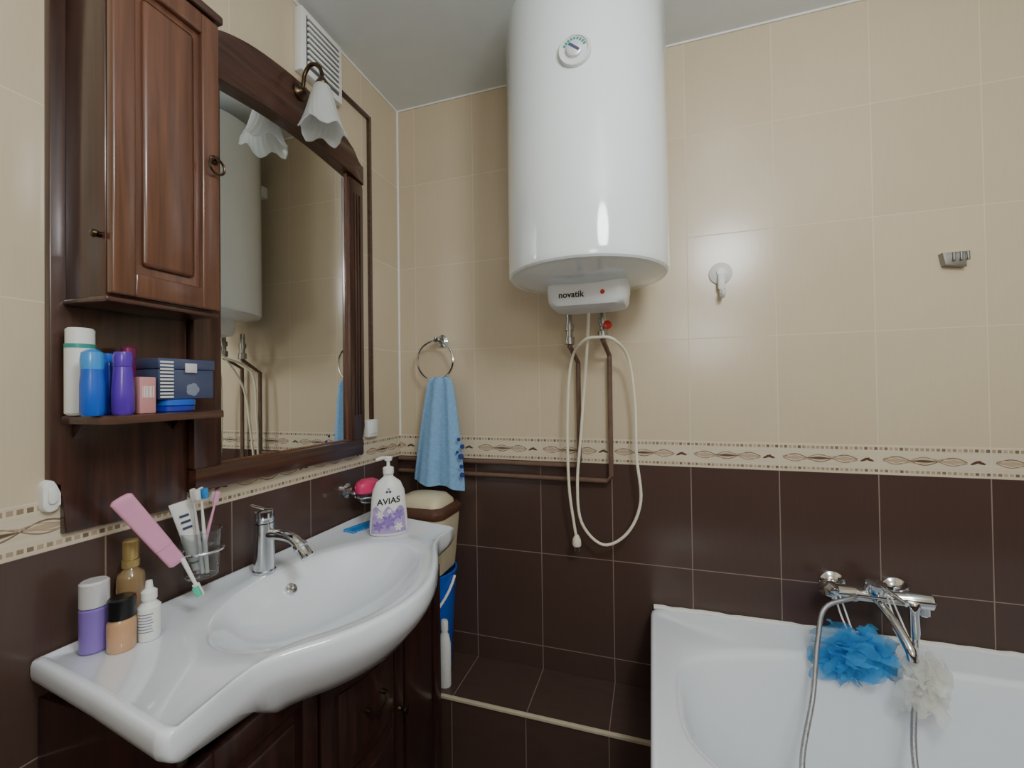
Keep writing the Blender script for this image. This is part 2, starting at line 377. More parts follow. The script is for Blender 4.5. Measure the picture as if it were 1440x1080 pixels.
e=P(811,757,y=1.44)
bm=NB(); lathe(bm,[(.006,.012),(.009,.006),(.014,-.004),(.015,-.02),(.013,-.026),(0,-.027)],T(e.x,e.y,e.z),16,1,.8); pl=fin('plug',bm,'cable',t)
for s in (-1,1):
    bm=NB(); lathe(bm,[(.0022,-.026),(.0022,-.042),(0,-.044)],T(e.x+s*.007,e.y,e.z),8); fin('prong',bm,'dull',pl)
# ---------------------------------------------------------------- towel ring + towel
mt=P(623,480,y=1.5); RR=.074
t=thing('towel_ring','chrome towel ring screwed to the back wall near corner','towel ring',(mt.x,1.5,mt.z-.11))
bm=NB(); lathe(bm,[(0,0),(.024,0),(.024,.008),(.012,.014),(.009,.04),(.012,.052),(.01,.062),(0,.064)],axm((mt.x,1.5,mt.z),(0,-1,0)),24); fin('wall_mount',bm,'chrome',t)
bm=NB(); tube(bm,[Vector((mt.x-.002+RR*math.cos(k*PI/24),1.438,mt.z-RR-.004+RR*math.sin(k*PI/24))) for k in range(48)],.0042,8,closed=True); fin('ring',bm,'chrome',t)
ringbot=mt.z-2*RR-.004
NA=110; ls=[]
tcx=P(620,530,y=1.44).x; tb_=P(617,682,y=1.44); zb=tb_.z
HS=44
for k in range(HS+1):
    s=k/HS; z=(ringbot+.012)*(1-s)+zb*s
    w=.044+.060*s**.75; dpth=.017+.004*s
    if k<3: w*=[.72,.9,.97][k]; dpth*=[.3,.75,.95][k]
    cx=tcx*(1-s)+tb_.x*s; l=[]
    for i in range(NA):
        a=2*PI*i/NA; cxx=math.cos(a); sy=math.sin(a)
        x=w*math.copysign(abs(cxx)**.8,cxx); q=x/w
        fold=.012*math.sin(q*6.5+s*1.2)*(.5+.5*s)+.004*math.sin(q*14+2)*s
        y=dpth*sy*(abs(sy)**-.3 if abs(sy)>1e-3 else 1)*.9+fold
        zz=z+(.006*math.sin(q*5)+(-.010*q))*s+(.02 if sy>0 else 0)*s
        l.append(Vector((cx+x,1.436+y*.72,zz)))
    ls.append(l)
bm=NB(); loops(bm,ls,True,True,True)
tw=thing('hand_towel','light blue terry hand towel pulled through the chrome ring','towel',(tcx,1.44,zb))
cl=fin('cloth',bm,'towel',tw,ang=60)
bm=NB()
for k,(px,py,r) in enumerate(((645,618,.007),(650,628,.009),(648,642,.011),(649,656,.008),(650,668,.010),(643,636,.006))):
    p=P(px,py,y=1.415); lathe(bm,[(0,0),(r,0),(r*.8,.003),(0,.004)],axm(p,(.3,-1,0)),7)
fin('printed_motif',bm,'navy',cl)
# ---------------------------------------------------------------- wall hooks
p=P(1013,385,y=1.5)
t=thing('suction_hook','small round white suction hook on beige tiles right of heater','hook',(p.x,1.5,p.z-.08))
bm=NB(); lathe(bm,[(0,-.001),(.034,-.001),(.034,.006),(.026,.012),(.014,.016),(.013,.022),(0,.023)],axm(p,(0,-1,0)),32); fin('suction_disc',bm,'plastic',t)
bm=NB(); box(bm,p.x-.011,p.x+.011,1.5-.028,1.5-.014,p.z-.055,p.z-.005,.005)
tube(bm,[(p.x,1.48,p.z-.045),(p.x,1.478,p.z-.066),(p.x,1.466,p.z-.078),(p.x,1.452,p.z-.072),(p.x,1.448,p.z-.06)],.007,10,sm=5); fin('hook_arm',bm,'plastic',t)
p=P(1338,368,y=1.5)
t=thing('wall_bracket','small grey metal holder fixed on upper beige tiles at right','holder',(p.x,1.5,p.z-.025))
bm=NB(); f=lambda u,v,w:Vector((p.x+u,1.5-w,p.z+v))
prism(bm,[(-.024,-.012),(.022,-.02),(.02,.0),(.030,.022),(-.03,.022)],f,-.001,.022,.002); fin('bracket_plate',bm,'dull',t)
for u in (-.008,.008,.022):
    bm=NB(); box(bm,p.x+u-.003,p.x+u+.003,1.5-.030,1.5-.0215,p.z-.004,p.z+.02,.001); fin('clip',bm,'dull',t)
# ---------------------------------------------------------------- mirror
t=thing('wall_mirror','large rectangular mirror in dark mahogany frame with arched crest','mirror',(0,.96,1.07))
yz=lambda u,v,w:Vector((w,u,v))
y0,y1,g0,g1=.664,1.240,.727,1.172
top=[(y0,2.055),(y0+.03,2.06),(y0+.045,2.10),(.78,2.13),(.86,2.145),(.96,2.15),(1.04,2.14),(1.11,2.12),(1.17,2.09),(1.20,2.075),(1.21,2.05),(y1,2.045)]
arch=[(y1,1.985)]+[(g1+(g0-g1)*k/12,1.998+.018*math.sin(PI*k/12)) for k in range(13)]+[(y0,1.985)]
crest=[Vector((a,b,0)) for a,b in top]; crest=[(v.x,v.y) for v in cat(crest,4)]
bm=NB(); prism(bm,crest+arch,yz,0,.034,.004); fin('top_rail',bm,'woody',t,ang=50)
bm=NB(); prism(bm,[(y0,1.115),(g0,1.115),(g0,1.9855),(y0,1.9855)],yz,0,.03,.004); fin('stile',bm,'wood',t)
bm=NB(); prism(bm,[(g1,1.115),(y1-.012,1.115),(y1,1.16),(y1,1.97),(y1-.005,1.9855),(g1,1.9855)],yz,0,.03,.004)
for q in range(3): box(bm,.03,.0325,g1+.018+q*.014,g1+.025+q*.014,1.2,1.94,.001)
fin('stile',bm,'wood',t)
bm=NB(); prism(bm,[(y0,1.068),(y1-.012,1.068),(y1-.012,1.118),(y0,1.118)],yz,0,.034,.004); fin('bottom_rail',bm,'woody',t)
bm=NB(); box(bm,.006,.012,g0-.01,g1+.01,1.11,2.022); fin('glass',bm,'mirror',t,False)
bm=NB()
for a,b in (((g0,1.119),(g1,1.119)),((g0,1.119),(g0,1.995)),((g1,1.119),(g1,1.995))):
    tube(bm,[(.014,a[0],a[1]),(.014,b[0],b[1])],.004,8)
fin('inner_molding',bm,'woodl',t)
# ---------------------------------------------------------------- sconce
sy=.955
t=thing('wall_sconce','bronze wall lamp with frosted flower shade over the mirror','lamp',(.034,sy,2.0))
bm=NB(); lathe(bm,[(0,0),(.022,0),(.022,.006),(.012,.012),(.008,.02),(0,.021)],axm((.034,sy,2.118),(1,0,0)),24); fin('wall_plate',bm,'bronze',t)
bm=NB(); tube(bm,[(.045,sy,2.118),(.05,sy,2.14),(.055,sy,2.165),(.075,sy,2.185),(.1,sy,2.178),(.112,sy,2.155),(.114,sy,2.13)],.0055,10,sm=6); fin('arm',bm,'bronze',t)
bm=NB(); lathe(bm,[(0,.0),(.008,0),(.014,-.010),(.018,-.018),(.016,-.026),(0,-.027)],T(.114,sy,2.14),20); fin('collar',bm,'bronze',t)
bm=NB(); ls=[]
for k in range(41):
    s=k/40; l=[]
    for i in range(160):
        a=2*PI*i/160; pet=.5+.5*math.cos(5*a)
        r=.015+.031*s**.5+.012*s**2.6+.006*pet*s**3+.0008*s*math.cos(20*a)
        h=-.020-.138*s*(1-.17*s**4*(1-pet))
        tw_=a+.5*s*s
        l.append(Vector((.114+r*math.cos(tw_),sy+r*math.sin(tw_),2.14+h)))
    ls.append(l)
loops(bm,ls); sh=fin('shade',bm,'frost',t,ang=180); md=sh.modifiers.new('s','SOLIDIFY'); md.thickness=.0025
bm=NB(); lathe(bm,[(0,-.026),(.011,-.028),(.013,-.05),(.019,-.07),(.019,-.085),(.012,-.098),(0,-.102)],T(.114,sy,2.14),20); fin('bulb',bm,'plastic',t)
# ---------------------------------------------------------------- vent, conduit, sockets
t=thing('exhaust_fan','white square louvred extractor fan high on wall above mirror','exhaust fan',(0,1.055,2.2))
bm=NB(); box(bm,0,.028,.972,1.142,2.2,2.385,.004); fin('housing',bm,'plastic',t)
bm=NB(); box(bm,.028,.0295,.99,1.124,2.218,2.367); fin('recess',bm,'dark',t,False)
for k in range(9):
    z=2.226+k*.0165; bm=NB(); box(bm,.0295,.036,.992,1.122,z,z+.008,.001); fin('louvre',bm,'plastic',t)
bm=NB()
yc=1.302
prism(bm,[(1.143,2.255),(yc,2.255),(yc,1.175),(yc+.013,1.175),(yc+.013,2.268),(1.143,2.268)],yz,0,.012,.002)
tag(fin('cable_conduit',bm,'woody'),'thin brown cable conduit on wall from fan down to small outlet','conduit')
p=P(518,602,x=0.0); w,h=.055,.062
t=thing('wall_switch','small white switch box under brown conduit right of mirror','switch',(0,p.y,p.z-h/2))
fin('housing',box(NB(),0,.022,p.y-w/2,p.y+w/2,p.z-h/2,p.z+h/2,.005,3),'plastic',t)
fin('rocker',box(NB(),.02,.026,p.y-w*.28,p.y+w*.28,p.z-h*.3,p.z+h*.3,.002),'plastic',t)
p=P(66,697,x=0.0); w,h=.022,.054
t=thing('push_button','small oval white push button left of the shelf panel bottom','switch',(0,p.y,p.z-h/2))
def stad(w,h,n=10):
    r=w/2; return [(p.y+r*math.cos(a),p.z+(h/2-r)+r*math.sin(a)) for a in [PI*k/n for k in range(n+1)]]+[(p.y+r*math.cos(a),p.z-(h/2-r)+r*math.sin(a)) for a in [PI+PI*k/n for k in range(n+1)]]
fin('housing',prism(NB(),stad(w,h),yz,0,.014,.004),'plastic',t)
fin('rocker',prism(NB(),stad(w*.5,h*.5),yz,.014,.018,.002),'plastic',t)
# ---------------------------------------------------------------- wall cabinet
t=thing('wall_cabinet','mahogany wall cabinet with panelled door and open shelf','cabinet',(0,.55,1.04))
bm=NB(); prism(bm,[(.459,1.045),(.655,1.04),(.661,1.05),(.661,2.03),(.44,2.03),(.44,1.14),(.452,1.13),(.459,1.11)],yz,0,.014,.003); fin('back_panel',bm,'wood',t)
cx0,cx1,cy0,cy1,cz0,cz1=.014,.116,.460,.645,1.44,2.03
bm=NB(); box(bm,cx0,cx1,cy0,cy1,cz0,cz1,.003); bd=fin('body',bm,'wood',t)
bm=NB(); box(bm,cx0,.138,cy0-.006,cy1+.006,cz1,cz1+.018,.005,3); fin('cornice',bm,'woody',t)
bm=NB(); box(bm,cx0,.124,cy0-.003,cy1+.003,cz0-.008,cz0+.001,.003,3); fin('base_molding',bm,'woody',t)
bm=NB(); dx0,dx1=.1165,.133
s=.036
box(bm,dx0,dx1,cy0+.001,cy0+s,cz0+.004,cz1-.004,.004,3); box(bm,dx0,dx1,cy1-s,cy1-.001,cz0+.004,cz1-.004,.004,3)
box(bm,dx0,dx1,cy0+s-.002,cy1-s+.002,cz0+.004,cz0+.045,.004,3); box(bm,dx0,dx1,cy0+s-.002,cy1-s+.002,cz1-.045,cz1-.004,.004,3)
dr=fin('door',bm,'woodl',t)
bm=NB(); box(bm,dx0,dx0+.006,cy0+s-.004,cy1-s+.004,cz0+.04,cz1-.04)
box(bm,dx0+.002,dx0+.013,cy0+s+.012,cy1-s-.012,cz0+.06,cz1-.06,.008,3); fin('door_panel',bm,'woodl',dr)
kz=P(303,228,x=.14).z
bm=NB(); lathe(bm,[(0,0),(.009,0),(.009,.003),(.004,.006),(.005,.012),(0,.013)],axm((dx1,cy1-.014,kz+.006),(1,0,0)),16)
tube(bm,[(dx1+.010,cy1-.014+.015*math.sin(k*PI/12),kz-.009+.015*math.cos(k*PI/12)) for k in range(24)],.0024,8,closed=True); fin('ring_pull',bm,'bronze',dr)
kz=P(152,332,x=.11).z
bm=NB(); lathe(bm,[(0,0),(.005,0),(.005,.005),(.007,.009),(.005,.013),(0,.014)],axm((.106,cy0,kz),(0,-1,0)),14); fin('side_knob',bm,'bronze',t)
bm=NB(); prism(bm,[(.014,.455),(.12,.455),(.135,.465),(.135,.648),(.12,.658),(.014,.658)],lambda u,v,w:Vector((u,v,w)),1.231,1.245,.003); fin('shelf',bm,'woody',t)
for ya,yb in ((.47,.482),(.63,.642)):
    bm=NB(); prism(bm,[(.014,1.231),(.014,1.205),(.022,1.212),(.035,1.225),(.05,1.231)],lambda u,v,w:Vector((u,w,v)),ya,yb); fin('shelf_bracket',bm,'wood',t)
# ---------------------------------------------------------------- bottles
def bottle(name,label,cat_,loc,body,bm_,cap,cm,sx=1,sy=1,rz=0,group=None,extra=None):
    t=thing(name,label,cat_,loc,group); X=T(loc[0],loc[1],loc[2],rz)
    b=NB(); lathe(b,body,X,36,sx,sy); bo=fin('body',b,bm_,t)
    b=NB(); lathe(b,cap,X,36,sx,sy); fin('cap',b,cm,t)
    if extra: extra(t,bo,X)
    return t
SZ=1.2455; G='toiletries on the cabinet shelf'
def can(r,h,b=.004): return [(0,0),(r-b,0),(r,b),(r,h-b),(r-b,h),(0,h)]
def cp(r,h0,h1,b=.003): return [(0,h0),(r,h0),(r,h1-b),(r-b,h1),(0,h1)]
def sloc(px,x): p=P(px,560,x=x); return (x,p.y,SZ)
bottle('spray_bottle','tall white toiletry bottle with teal band leftmost on wooden shelf','bottle',sloc(113,.045),can(.0195,.118),'plastic',cp(.0185,.1185,.146),'plastic',group=G,
  extra=lambda t,b,X:(fin('band',lathe(NB(),[(.0199,.112),(.0199,.119)],X,36,cap=False),'teal',t)))
bottle('roll_on_deodorant','sky blue deodorant bottle with rounded cap on wooden shelf','deodorant',sloc(130,.100),[(0,0),(.013,0),(.0155,.006),(.0155,.05),(.014,.068),(.014,.075),(0,.075)],'blue',[(0,.075),(.0140,.075),(.015,.09),(.0135,.102),(.007,.107),(0,.108)],'sky',group=G)
bottle('shampoo_bottle','dark blue small bottle between sky blue and purple bottles','bottle',sloc(151,.07),[(0,0),(.014,0),(.016,.006),(.016,.07),(.012,.088),(0,.088)],'deepblue',[(0,.0885),(.011,.0885),(.011,.104),(0,.105)],'blue',1,.8,group=G)
bottle('lotion_bottle','glossy purple lotion bottle standing at front of wooden shelf','bottle',sloc(173,.112),[(0,0),(.013,0),(.0155,.005),(.0155,.04),(.0135,.072),(.0125,.080),(0,.080)],'purple',[(0,.0805),(.0125,.0805),(.014,.094),(.012,.105),(0,.106)],'purple',1,.95,group=G)
p=sloc(204,.112)
t=thing('soap_packet','small dusty rose carton with white printed code on shelf','carton',p,G)
fin('carton',box(NB(),p[0]-.008,p[0]+.008,p[1]-.013,p[1]+.013,SZ,SZ+.064,.002),'rose',t)
bm=NB()
for k in range(8): box(bm,p[0]+.0081,p[0]+.0085,p[1]-.009+k*.0024,p[1]-.009+k*.0024+(.0014 if k%3 else .0008),SZ+.028,SZ+.048)
fin('printed_code',bm,'plastic',t,False)
bottle('hair_lotion_bottle','dark magenta bottle at the back of the wooden shelf','bottle',sloc(181,.04),can(.013,.1),'magenta',cp(.011,.1005,.122),'magenta',group=G)
p=P(243,566,x=.085); ty=p.y
t=thing('cream_tin','flat round blue cream tin beneath the striped box','tin',(.085,ty,SZ),G)
fin('tin_base',lathe(NB(),can(.034,.012,.002),T(.085,ty,SZ),40),'deepblue',t)
fin('tin_lid',lathe(NB(),[(0,.0122),(.035,.0122),(.035,.021),(.033,.023),(0,.023)],T(.085,ty,SZ),40),'blue',t)
by0,by1,bx0,bx1=P(222,520,x=.11).y,min(.655,P(299,520,x=.11).y),.022,.112
bz=SZ+.0235
t=thing('storage_box','slate blue keepsake box with striped end on top of blue tin','box',((bx0+bx1)/2,(by0+by1)/2,bz),G)
fin('box_body',box(NB(),bx0,bx1,by0,by1,bz,bz+.056,.002),'slate',t)
fin('box_lid',box(NB(),bx0-.001,bx1+.002,by0-.001,by1+.002,bz+.0565,bz+.076,.002),'slate',t)
bm=NB()
for k in range(11): box(bm,bx1+.0021,bx1+.0028,by0+.001,by0+.024,bz+.003+k*.0064,bz+.003+k*.0064+.0034)
fin('white_stripes',bm,'offwhite',t,False)
ym=(by0+by1)/2+.004
bm=NB(); box(bm,bx1+.002,bx1+.005,ym-.011,ym+.011,bz+.05,bz+.068,.001); fin('clasp',bm,'silver',t)
bm=NB()
for k in range(5):
    a=k*2*PI/5; lathe(bm,[(0,0),(.007,0),(0,.0006)],axm((bx1,ym+.006*math.cos(a)+.006,bz+.018+.006*math.sin(a)),(1,0,0)),10)
fin('flower_print',bm,'grey',t)
# ---------------------------------------------------------------- washbasin
ctr=Vector((.27,.80)); ax_,ay_=.175,.258
front=[(.378,.380),(.382,.402),(.372,.445),(.365,.49),(.371,.53),(.394,.567),(.432,.615),(.466,.675),(.487,.74),(.493,.81),(.483,.875),(.459,.94),(.427,1.005),(.395,1.06),(.373,1.11),(.367,1.16),(.374,1.2),(.37,1.218)]
fr=[(v.x,v.y) for v in cat([Vector((a,b,0)) for a,b in front],6)]
poly=[(.002,.422),(.19,.400),(.362,.376)]+fr+[(.355,1.228),(.19,1.262),(.002,1.30)]
angs=sorted([2*PI*k/220 for k in range(220)]+[math.atan2(b-ctr.y,a-ctr.x)%(2*PI) for a,b in ((.002,.422),(.362,.376),(.378,.380),(.37,1.218),(.355,1.228),(.002,1.30))])
def hit(a):
    dx,dy=math.cos(a),math.sin(a); best=0
    for i in range(len(poly)):
        x1,y1_=poly[i]; x2,y2=poly[(i+1)%len(poly)]
        ex,ey=x2-x1,y2-y1_; den=dx*ey-dy*ex
        if abs(den)<1e-9: continue
        qx,qy=x1-ctr.x,y1_-ctr.y
        tt=(qx*ey-qy*ex)/den; ss=(qx*dy-qy*dx)/den
        if tt>0 and -1e-6<=ss<=1+1e-6: best=max(best,tt)
    return best
RO=[hit(a) for a in angs]; RB=[min(1/math.sqrt((math.cos(a)/ax_)**2+(math.sin(a)/ay_)**2),(o-.038)/1.05) for a,o in zip(angs,RO)]
WG=[max(0,min(1,(abs(math.sin(a))*o-.22)/.16)) for a,o in zip(angs,RO)]
def lp(fn,z,zw=None):
    zw=z if zw is None else zw
    return [Vector((ctr.x+math.cos(a)*fn(o,b),ctr.y+math.sin(a)*fn(o,b),z*(1-g)+zw*g)) for a,o,b,g in zip(angs,RO,RB,WG)]
L=[lp(lambda o,b:min(o*.4,b*.55),.705),lp(lambda o,b:min(o*.6,b*.8),.713),lp(lambda o,b:min(o*.78,b*.96),.734),lp(lambda o,b:min(o*.90,b*1.1),.764),lp(lambda o,b:o*.955,.793,.804),lp(lambda o,b:o*.982,.806,.813),lp(lambda o,b:o*.996,.817,.821),lp(lambda o,b:o,.827,.830),lp(lambda o,b:o,.843),lp(lambda o,b:o-.002,.850),lp(lambda o,b:o-.005,.8535),lp(lambda o,b:o-.010,.855),lp(lambda o,b:o-.016,.854),
 lp(lambda o,b:o-.022,.8505),lp(lambda o,b:max(b*1.05,min(o-.03,b*1.2)),.8495),lp(lambda o,b:b*1.03,.849),lp(lambda o,b:b,.846)]
for k,z in ((.96,.838),(.9,.822),(.82,.803),(.7,.782),(.55,.766),(.38,.754),(.22,.747),(.12,.744)):
    L.append([Vector((ctr.x+math.cos(a)*b*k-(.03*(1-k)),ctr.y+math.sin(a)*b*k,z)) for a,b in zip(angs,RB)])
sk=thing('washbasin','wide white ceramic washbasin with bowed front on the vanity','sink',(.25,.82,.70))
bm=NB(); loops(bm,L,True,True,True); fin('basin',bm,'ceramic',sk,ang=60)
oa=(ctr.x-.172*.82-.03*.18+.001,.825,.804)
bm=NB(); lathe(bm,[(.006,-.002),(.006,.005),(.0125,.006),(.0145,.003),(.0145,-.006)],axm(oa,(1,0,.9)),28,cap=False)
lathe(bm,[(0,.001),(.0062,.001)],axm(oa,(1,0,.9)),16,cap=False)
fin('overflow_ring',bm,'chrome',sk)
# faucet
fx,fy_=.070,.80
t=thing('basin_faucet','chrome single lever tap at the back of the washbasin','faucet',(fx,fy_,.8495))
bm=NB(); lathe(bm,[(0,0),(.025,0),(.025,.006),(.0225,.009),(.0215,.11),(.0225,.118),(0,.119)],T(fx,fy_,.8495),32); fin('tap_body',bm,'chrome',t)
bm=NB(); lathe(bm,[(0,.12),(.0215,.12),(.0225,.124),(.021,.146),(.016,.15),(0,.151)],T(fx,fy_,.8495),32)
box(bm,-.006,.032,-.006,.006,-.0025,.0025,.002,Mx=T(fx,fy_,.999)@Matrix.Rotation(math.radians(205),4,'Z')@Matrix.Rotation(math.radians(-20),4,'Y')); fin('lever',bm,'chrome',t)
bm=NB(); tube(bm,[(fx+.012,fy_,.94),(fx+.045,fy_,.943),(fx+.085,fy_,.938),(fx+.107,fy_,.922)],.0125,14,sm=6); sp_=fin('spout',bm,'chrome',t)
bm=NB(); lathe(bm,[(0,0),(.015,0),(.016,.004),(.016,.012),(.014,.014),(.014,.034),(.015,.036),(.013,.04),(0,.04)],axm((fx+.103,fy_,.926),(.72,0,-.7)),20); fin('swivel_aerator',bm,'chrome',t)
# ---------------------------------------------------------------- vanity (open-topped carcass)
t=thing('vanity_cabinet','dark mahogany vanity cabinet with doors and drawers under basin','cabinet',(.17,.81,0))
VX=.318; va,vb=.430,1.19
bm=NB()
box(bm,.003,VX,va,va+.018,.08,.79,.002); box(bm,.003,VX,vb-.018,vb,.08,.775,.002)
box(bm,.003,VX,va+.018,vb-.018,.08,.1); box(bm,.003,.012,va+.018,vb-.018,.1,.765)
box(bm,VX-.014,VX,va+.018,vb-.018,.1,.70); box(bm,.02,VX-.03,va+.02,vb-.02,0,.08)
fin('body',bm,'vanity',t)
w3=(vb-va)/3
def vdoor(a,b,kside):
    bm=NB(); s=.042; zt=.75
    box(bm,VX,VX+.018,a+.003,a+s,.1,zt,.004); box(bm,VX,VX+.018,b-s,b-.003,.1,zt,.004)
    box(bm,VX,VX+.018,a+s-.001,b-s+.001,.1,.145,.004); box(bm,VX,VX+.018,a+s-.001,b-s+.001,zt-.05,zt,.004)
    d_=fin('door',bm,'vanity',t)
    bm=NB(); box(bm,VX,VX+.008,a+s-.001,b-s+.001,.14,zt-.045); box(bm,VX+.004,VX+.016,a+s+.012,b-s-.012,.16,zt-.07,.009); fin('door_panel',bm,'vanity',d_)
    ky=a+.022 if kside<0 else b-.022
    bm=NB(); lathe(bm,[(0,0),(.008,0),(.004,.006),(.006,.012),(.012,.018),(.011,.024),(0,.027)],axm((VX+.018,ky,.47),(1,0,0)),18); fin('knob',bm,'brassd',d_)
vdoor(va,va+w3,1); vdoor(vb-w3,vb,-1)
for k,(a,b) in enumerate(((.1,.295),(.3,.495),(.5,.700))):
    bm=NB(); m0,m1=va+w3+.003,vb-w3-.003
    def f(u,v,w): return Vector((u,v,w))
    arc=[(VX+.018+.03*math.sin(PI*q/16),m0+(m1-m0)*q/16) for q in range(17)]
    prism(bm,[(VX,m0)]+arc+[(VX,m1)],f,a,b,.003); dw=fin('drawer',bm,'vanity',t)
    arc2=[(VX+.024+.03*math.sin(PI*(q*.76+1.92)/16),m0+.03+(m1-m0-.06)*q/16) for q in range(17)]
    bm=NB(); prism(bm,[(VX+.015,m0+.03)]+arc2+[(VX+.015,m1-.03)],f,a+.03,b-.03,.003); fin('drawer_panel',bm,'vanity',dw)
    my=(m0+m1)/2; zc=(a+b)/2
    bm=NB()
    for s in (-1,1): lathe(bm,[(0,0),(.006,0),(.004,.014),(0,.015)],axm((VX+.05,my+s*.03,zc),(1,0,0)),12)
    tube(bm,[(VX+.062,my-.03,zc),(VX+.068,my-.02,zc-.012),(VX+.07,my,zc-.018),(VX+.068,my+.02,zc-.012),(VX+.062,my+.03,zc)],.003,8,sm=5); fin('drawer_pull',bm,'brassd',dw)
# ---------------------------------------------------------------- things on the basin
DZ=.8506; GB='bottles on the left end of the basin'
def dl(px,py): p=P(px,py,z=.85); return (p.x,p.y,DZ)
p=dl(134,914)
bottle('cosmetic_bottle','purple cosmetic bottle with silver cap at basin left end','bottle',(p[0],p[1]-.001,DZ),can(.0195,.075),'lilac',cp(.0195,.076,.117),'silver',group=GB)
p=dl(167,912)
bottle('foundation_bottle','beige foundation bottle with black cap on the basin','bottle',(p[0]+.006,p[1]+.001,DZ),[(0,0),(.0178,0),(.0195,.004),(.0195,.046),(.016,.053),(0,.053)],'beigeliq',cp(.0185,.0535,.088),'black',group=GB)
p=dl(203,898)
def drop_lines(t,b,X):
    bm=NB()
    for k in range(7):
        n=12; z=.016+k*.005
        l=[[X@Vector((.0172*math.cos(a0),.0172*math.sin(a0),z+dz)) for a0 in [(-90+j*7-(k%3)*4)*PI/180 for j in range(n)]] for dz in (0,.0018)]
        loops(bm,l,False)
    fin('printed_lines',bm,'grey',b,False)
bottle('dropper_bottle','small white bottle with pointed nozzle cap on the basin','bottle',(p[0]+.006,p[1]+.004,DZ),[(0,0),(.0155,0),(.017,.003),(.017,.056),(.01,.064),(.01,.068),(0,.068)],'plastic',[(0,.0685),(.0115,.0685),(.0115,.082),(.006,.087),(.0045,.1),(0,.101)],'plastic',group=GB,extra=drop_lines)
def mist(t,b,X):
    fin('brand_text',text('RIAS',.016,lambda x,y:X@Vector((.0213*math.sin(x/.0213+.75),-.0213*math.cos(x/.0213+.75),.058+y)),True),'red',b,False)
    fin('collar',lathe(NB(),[(0,.1085),(.0135,.1085),(.0135,.122),(0,.122)],X,28),'gold',t)
bottle('mist_bottle','pale gold body mist with gold collar and cap behind other bottles','bottle',(.03,.546,DZ),[(0,0),(.019,0),(.021,.003),(.021,.088),(.0195,.096),(.012,.103),(.010,.108),(0,.108)],'amber',[(0,.1225),(.0115,.1225),(.0125,.127),(.0125,.155),(.010,.158),(0,.158)],'gold',group=GB,extra=mist)
cx_,cyy,cz_=.062,.655,.9
t=thing('cup_holder','chrome wall ring holder carrying the toothbrush glass','holder',(0,cyy+.02,.93))
bm=NB(); lathe(bm,[(0,0),(.022,0),(.022,.008),(.012,.014),(.009,.022),(0,.023)],axm((0,cyy+.03,.955),(1,0,0)),24); fin('wall_mount',bm,'chrome',t)
bm=NB(); tube(bm,[(cx_+.0405*math.cos(k*PI/20),cyy+.0405*math.sin(k*PI/20),.955) for k in range(40)],.003,8,closed=True)
tube(bm,[(.02,cyy+.03,.955),(.028,cyy+.028,.955)],.005,8); fin('holder_ring',bm,'chrome',t)
bm=NB(); lathe(bm,[(0,cz_),(.028,cz_),(.03,cz_+.003),(.0365,cz_+.095),(.0345,cz_+.095),(.0285,cz_+.006),(0,cz_+.005)],T(cx_,cyy,0),40)
tag(fin('toothbrush_glass',bm,'glass'),'clear tapered tumbler in the chrome holder holding toothbrushes','glass')
def P3(px,py,x): return P(px,py,x=x)
def stick(p0,p1):
    d_=(Vector(p1)-Vector(p0)); return axm(p0,d_),d_.length
t0=Vector((cx_-.0,cyy-.008,cz_+.02)); t1=P3(253,706,.05); Mx,Ln=stick(t0,t1)
t=thing('toothpaste_tube','white toothpaste tube with dark print leaning in the tumbler','toothpaste',t0)
bm=NB(); ls=[]
for s in (0,.1,.4,.75,.97,1):
    w=.011+.008*s; th=.011*(1-s)+.0015
    ls.append([Mx@Vector((th*math.cos(a*PI/12),w*math.sin(a*PI/12),Ln*(.14+.86*s))) for a in range(24)])
loops(bm,ls,True,True,True); bo=fin('tube',bm,'plastic',t)
bm=NB(); lathe(bm,[(0,0),(.008,0),(.0085,.015),(0,.016)],Mx,16); fin('cap',bm,'plastic',t)
bm=NB()
for k in (0,1,2):
    s=.55+k*.1; th=.011*(1-s)+.0035; w=.008
    l=[[Mx@Vector((th,y,Ln*(.14+.86*(s+dz)))) for y in (-w,w)] for dz in (0,.04)]
    loops(bm,l,False)
fin('printed_bands',bm,'slate',bo,False)
def brush(p0,p1,hm,bmn,label):
    Mx,Ln=stick(p0,p1); t=thing('toothbrush',label,'toothbrush',Vector(p0),'toothbrushes in the tumbler')
    bm=NB(); tube(bm,[Mx@Vector((0,0,Ln*k/10)) for k in range(11)],lambda q:.0042-.0018*abs(q-.35)*2*(1 if q>.35 else .6),10); fin('handle',bm,hm,t)
    bm=NB(); box(bm,-.0025,.0025,-.0055,.0055,Ln-.004,Ln+.022,.002,Mx=Mx); fin('head',bm,hm,t)
    bm=NB(); box(bm,.0026,.013,-.0045,.0045,Ln-.001,Ln+.02,.001,Mx=Mx); fin('bristles',bm,bmn,t)
brush((cx_+.008,cyy+.006,cz_+.008),P3(283,700,.075),'plastic','sky','white toothbrush standing upright in the tumbler with blue bristles')
brush((cx_-.012,cyy+.0,cz_+.008),P3(303,705,.05),'pink','plastic','pink toothbrush standing in the tumbler leaning right')
brush((cx_+.014,cyy-.008,cz_+.012),P3(272,702,.08),'silver','plastic','silver grey toothbrush in the tumbler beside toothpaste tube')
a=P(256,785,x=.105); b=P(276,823,x=.125)
Mx,Ln=stick(a,b)
t=thing('toothbrush','white toothbrush with mint green bristles leaning below the tumbler','toothbrush',b)
bm=NB(); tube(bm,[Mx@Vector((0,0,Ln*k/10)) for k in range(11)],lambda q:.0045-.0015*q,10); fin('handle',bm,'plastic',t)
bm=NB(); box(bm,-.003,.003,-.006,.006,Ln-.004,Ln+.022,.002,Mx=Mx); fin('head',bm,'plastic',t)
